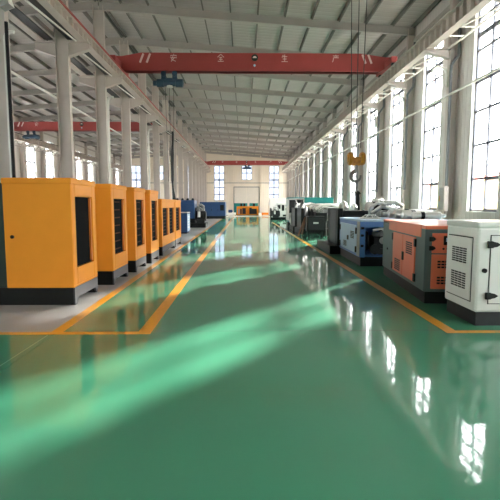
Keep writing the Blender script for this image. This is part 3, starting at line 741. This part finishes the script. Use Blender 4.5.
r = empty('fan_guard', (3.5, 12.5, 1.16), label='white wire fan guard lying on the blue generator roof', cat='fan guard')
MB().tube([(.27*math.cos(2*PI*i/24), .27*math.sin(2*PI*i/24), .02) for i in range(25)], .02, 6).build('outer_ring', 'whitebright', r)
MB().tube([(.13*math.cos(2*PI*i/24), .13*math.sin(2*PI*i/24), .1) for i in range(25)], .02, 6).build('inner_ring', 'whitebright', r)
b = MB()
for i in range(8):
    a = 2*PI*i/8; b.bar((.27*math.cos(a), .27*math.sin(a), .02), (.13*math.cos(a), .13*math.sin(a), .1), .02)
b.build('spoke_grille', 'whitebright', r)

# far white generator with a dark engine in front, and a larger white box behind
r = empty('generator', (3.55, 47.6, 0), label='white generator with dark openings far along the window side', cat='generator')
skid(r, 0, 3.0, 0, 1.4, .25)
MB().box(.0, 3.0, 0, 1.4, .24, 1.72).build('canopy', 'whitebright', r, bevel=.03)
for x0, x1, z0, z1 in ((.05, .35, 1.1, 1.5), (.5, .75, .9, 1.5), (.9, 1.3, 1.35, 1.5), (.9, 1.2, .95, 1.15), (1.5, 1.9, 1.3, 1.5), (.6, 1.1, .3, .5)):
    MB().box(x0, x1, -.02, 0, z0, z1).build('vent', 'black', r)
r = empty('open_generator', (2.75, 45.6, 0), label='small dark open engine in front of the far white generator', cat='generator')
skid(r, 0, 1.05, 0, 1.0, .25); engine(r, .05, 1.0, 0, 1.0, .25, 1.35, seed=21); radiator(r, 0, .1, .1, .9, .25, 1.2)
r = empty('container', (3.6, 62, 0), label='large plain white box standing near the far wall window', cat='container')
MB().box(0, 4.3, 0, 2.2, .1, 2.45).build('container_body', 'whitebright', r, bevel=.02); MB().box(.1, 4.2, .1, 2.1, 0, .1).build('skid_base', 'black', r)
# yellow pallet and yellow gensets by the far door
r = empty('pallet', (2.75, 66, 0), label='low yellow pallet frame near the far wall', cat='pallet')
MB().box(0, 1.1, 0, .9, .06, .38).build('pallet_deck', 'yellow', r, bevel=.01); MB().box(0, .15, 0, .9, 0, .06).build('foot', 'black', r); MB().box(.95, 1.1, 0, .9, 0, .06).build('foot', 'black', r)
r = empty('generator', (-.9, 64.6, 0), label='yellow generator with dark open bays in front of the far door', cat='generator')
MB().box(0, 3.1, 0, 1.2, 0, .1).build('skid_base', 'black', r)
b = MB(); b.box(0, 3.1, 0, 1.2, 1.12, 1.3).box(0, 3.1, .2, 1.2, .1, 1.12).box(0, .14, 0, .2, .1, 1.12).box(1.34, 1.5, 0, .2, .1, 1.12).box(1.7, 1.78, 0, .2, .1, 1.12).box(2.9, 3.1, 0, .2, .1, 1.12).box(.14, 2.9, .02, .2, .1, .18)
b.build('canopy', 'yellow', r, bevel=.01)
for x0, x1, z1 in ((.5, .72, .95), (.8, 1.3, 1.05), (1.8, 2.15, 1.08), (2.15, 2.85, .95)): MB().box(x0, x1, .17, .2, .2, z1).build('bay_panel', 'dark', r)
MB().box(.2, .42, .17, .2, .2, .9).build('bay_panel', 'greypaint', r)
for k, x in enumerate((-1.3, .95)):
    r = empty('generator', (x, 67.2, 0), label=('teal generator behind the far yellow one, beside the junk heap', 'teal generator behind the far yellow one, beside the yellow pallet')[k], cat='generator', group='far teal generators')
    w2 = 1.95 if k == 0 else 1.25
    skid(r, 0, w2, 0, 1.2, .25); MB().box(0, w2, 0, 1.2, .24, 1.75).build('canopy', 'teal', r, bevel=.02)
    for xx in ((.9, 1.35) if k == 0 else (.5, )): MB().box(xx, xx+.3, -.02, 0, 1.2, 1.7).build('vent', 'black', r)
r = empty('crate', (-2.3, 63.5, 0), label='low pale crate with dark parts heaped on it near the far door', cat='crate')
MB().box(0, 1.3, 0, .9, .08, .42).build('crate_body', 'whitebright', r, bevel=.01); MB().box(0, .15, 0, .9, 0, .08).build('crate_runner', 'brownwood', r); MB().box(1.15, 1.3, 0, .9, 0, .08).build('crate_runner', 'brownwood', r)
r = empty('pump', (-1.75, 63.6, .42), label='dark blue pump lying on the low pale crate', cat='pump')
MB().lathe([(.1, -.3), (.2, -.26), (.2, .2), (.12, .3)], (0, .2, .2), 0, 16).build('pump_body', 'navy', r, smooth=True); MB().box(-.2, .2, .1, .3, 0, .06).build('foot', 'black', r)
o = MB().lathe([(.22, 0), (.24, .04), (.24, .9), (.2, .95)], (-2.6, 62.3, 0), 2, 16).build('drum', 'wood', smooth=True)
tag(o, 'tan drum standing between the navy container and the pale crate', 'drum')

# left side machines
r = empty('control_box', (-3.95, 24.3, 0), label='small blue box with pale notice on its side, after the yellow cabinets', cat='electric box')
MB().box(0, .98, 0, 1.2, .06, 1.1).build('box_body', 'navy', r, bevel=.015); MB().box(.05, .93, .05, 1.15, 0, .06).build('foot', 'black', r)
MB().box(.98, .99, .05, 1.15, .12, 1.04).build('side_panel', 'lightblue', r)
MB().box(-.02, 1.0, -.02, 1.22, 1.1, 1.14).build('lid', 'steel', r)
b = MB()
for k in range(5): b.box(.99, .995, .2, .9, .3+.14*k, .36+.14*k)
b.build('notice_print', 'whitebright', r)
r = empty('open_generator', (-5.4, 30.6, 0), label='navy blue open generator set with engine showing, beside the small blue box', cat='generator')
skid(r, 0, 2.9, 0, 1.8, .3)
MB().box(.6, 2.15, 0, 1.7, .62, 1.84).build('radiator_housing', 'navy', r, bevel=.03)
MB().box(.65, 2.1, -.02, 0, .68, 1.78).build('radiator_panel', 'navy', r, bevel=.01)
MB().box(.1, .6, .1, 1.6, .3, 1.7).build('cooling_shroud', 'black', r, bevel=.02)
engine(r, 2.1, 2.9, .1, 1.3, .3, 1.6, seed=31, pipe='greypaint')
MB().box(.7, 2.15, .2, 1.5, .3, .62).build('engine_mount', 'black', r)
for x in (.95, 1.3, 1.65, 2.0): MB().lathe([(.09, 0), (.09, .1), (.03, .14)], (x, .5, 1.84), 2, 10).build('lifting_cap', 'black', r)
r = empty('generator', (-4.68, 49.6, 0), label='long navy blue enclosed generator on a black base, beyond the navy open set', cat='generator')
skid(r, 0, 2.75, 0, 3.2, .3)
MB().box(0, 2.75, 0, 3.2, .28, 1.82).build('canopy', 'navy', r, bevel=.03)
for x0, x1 in ((.1, 1.35), (1.42, 2.05)):
    d = panel(r, 'door', 1, x0, x1, .4, 1.68, 0, 'navy', .02)
    MB().box(x1-.12, x1-.06, -.04, -.02, .9, 1.05).build('handle', 'black', d)
MB().box(2.2, 2.6, -.012, 0, .9, 1.5).build('vent', 'black', r)
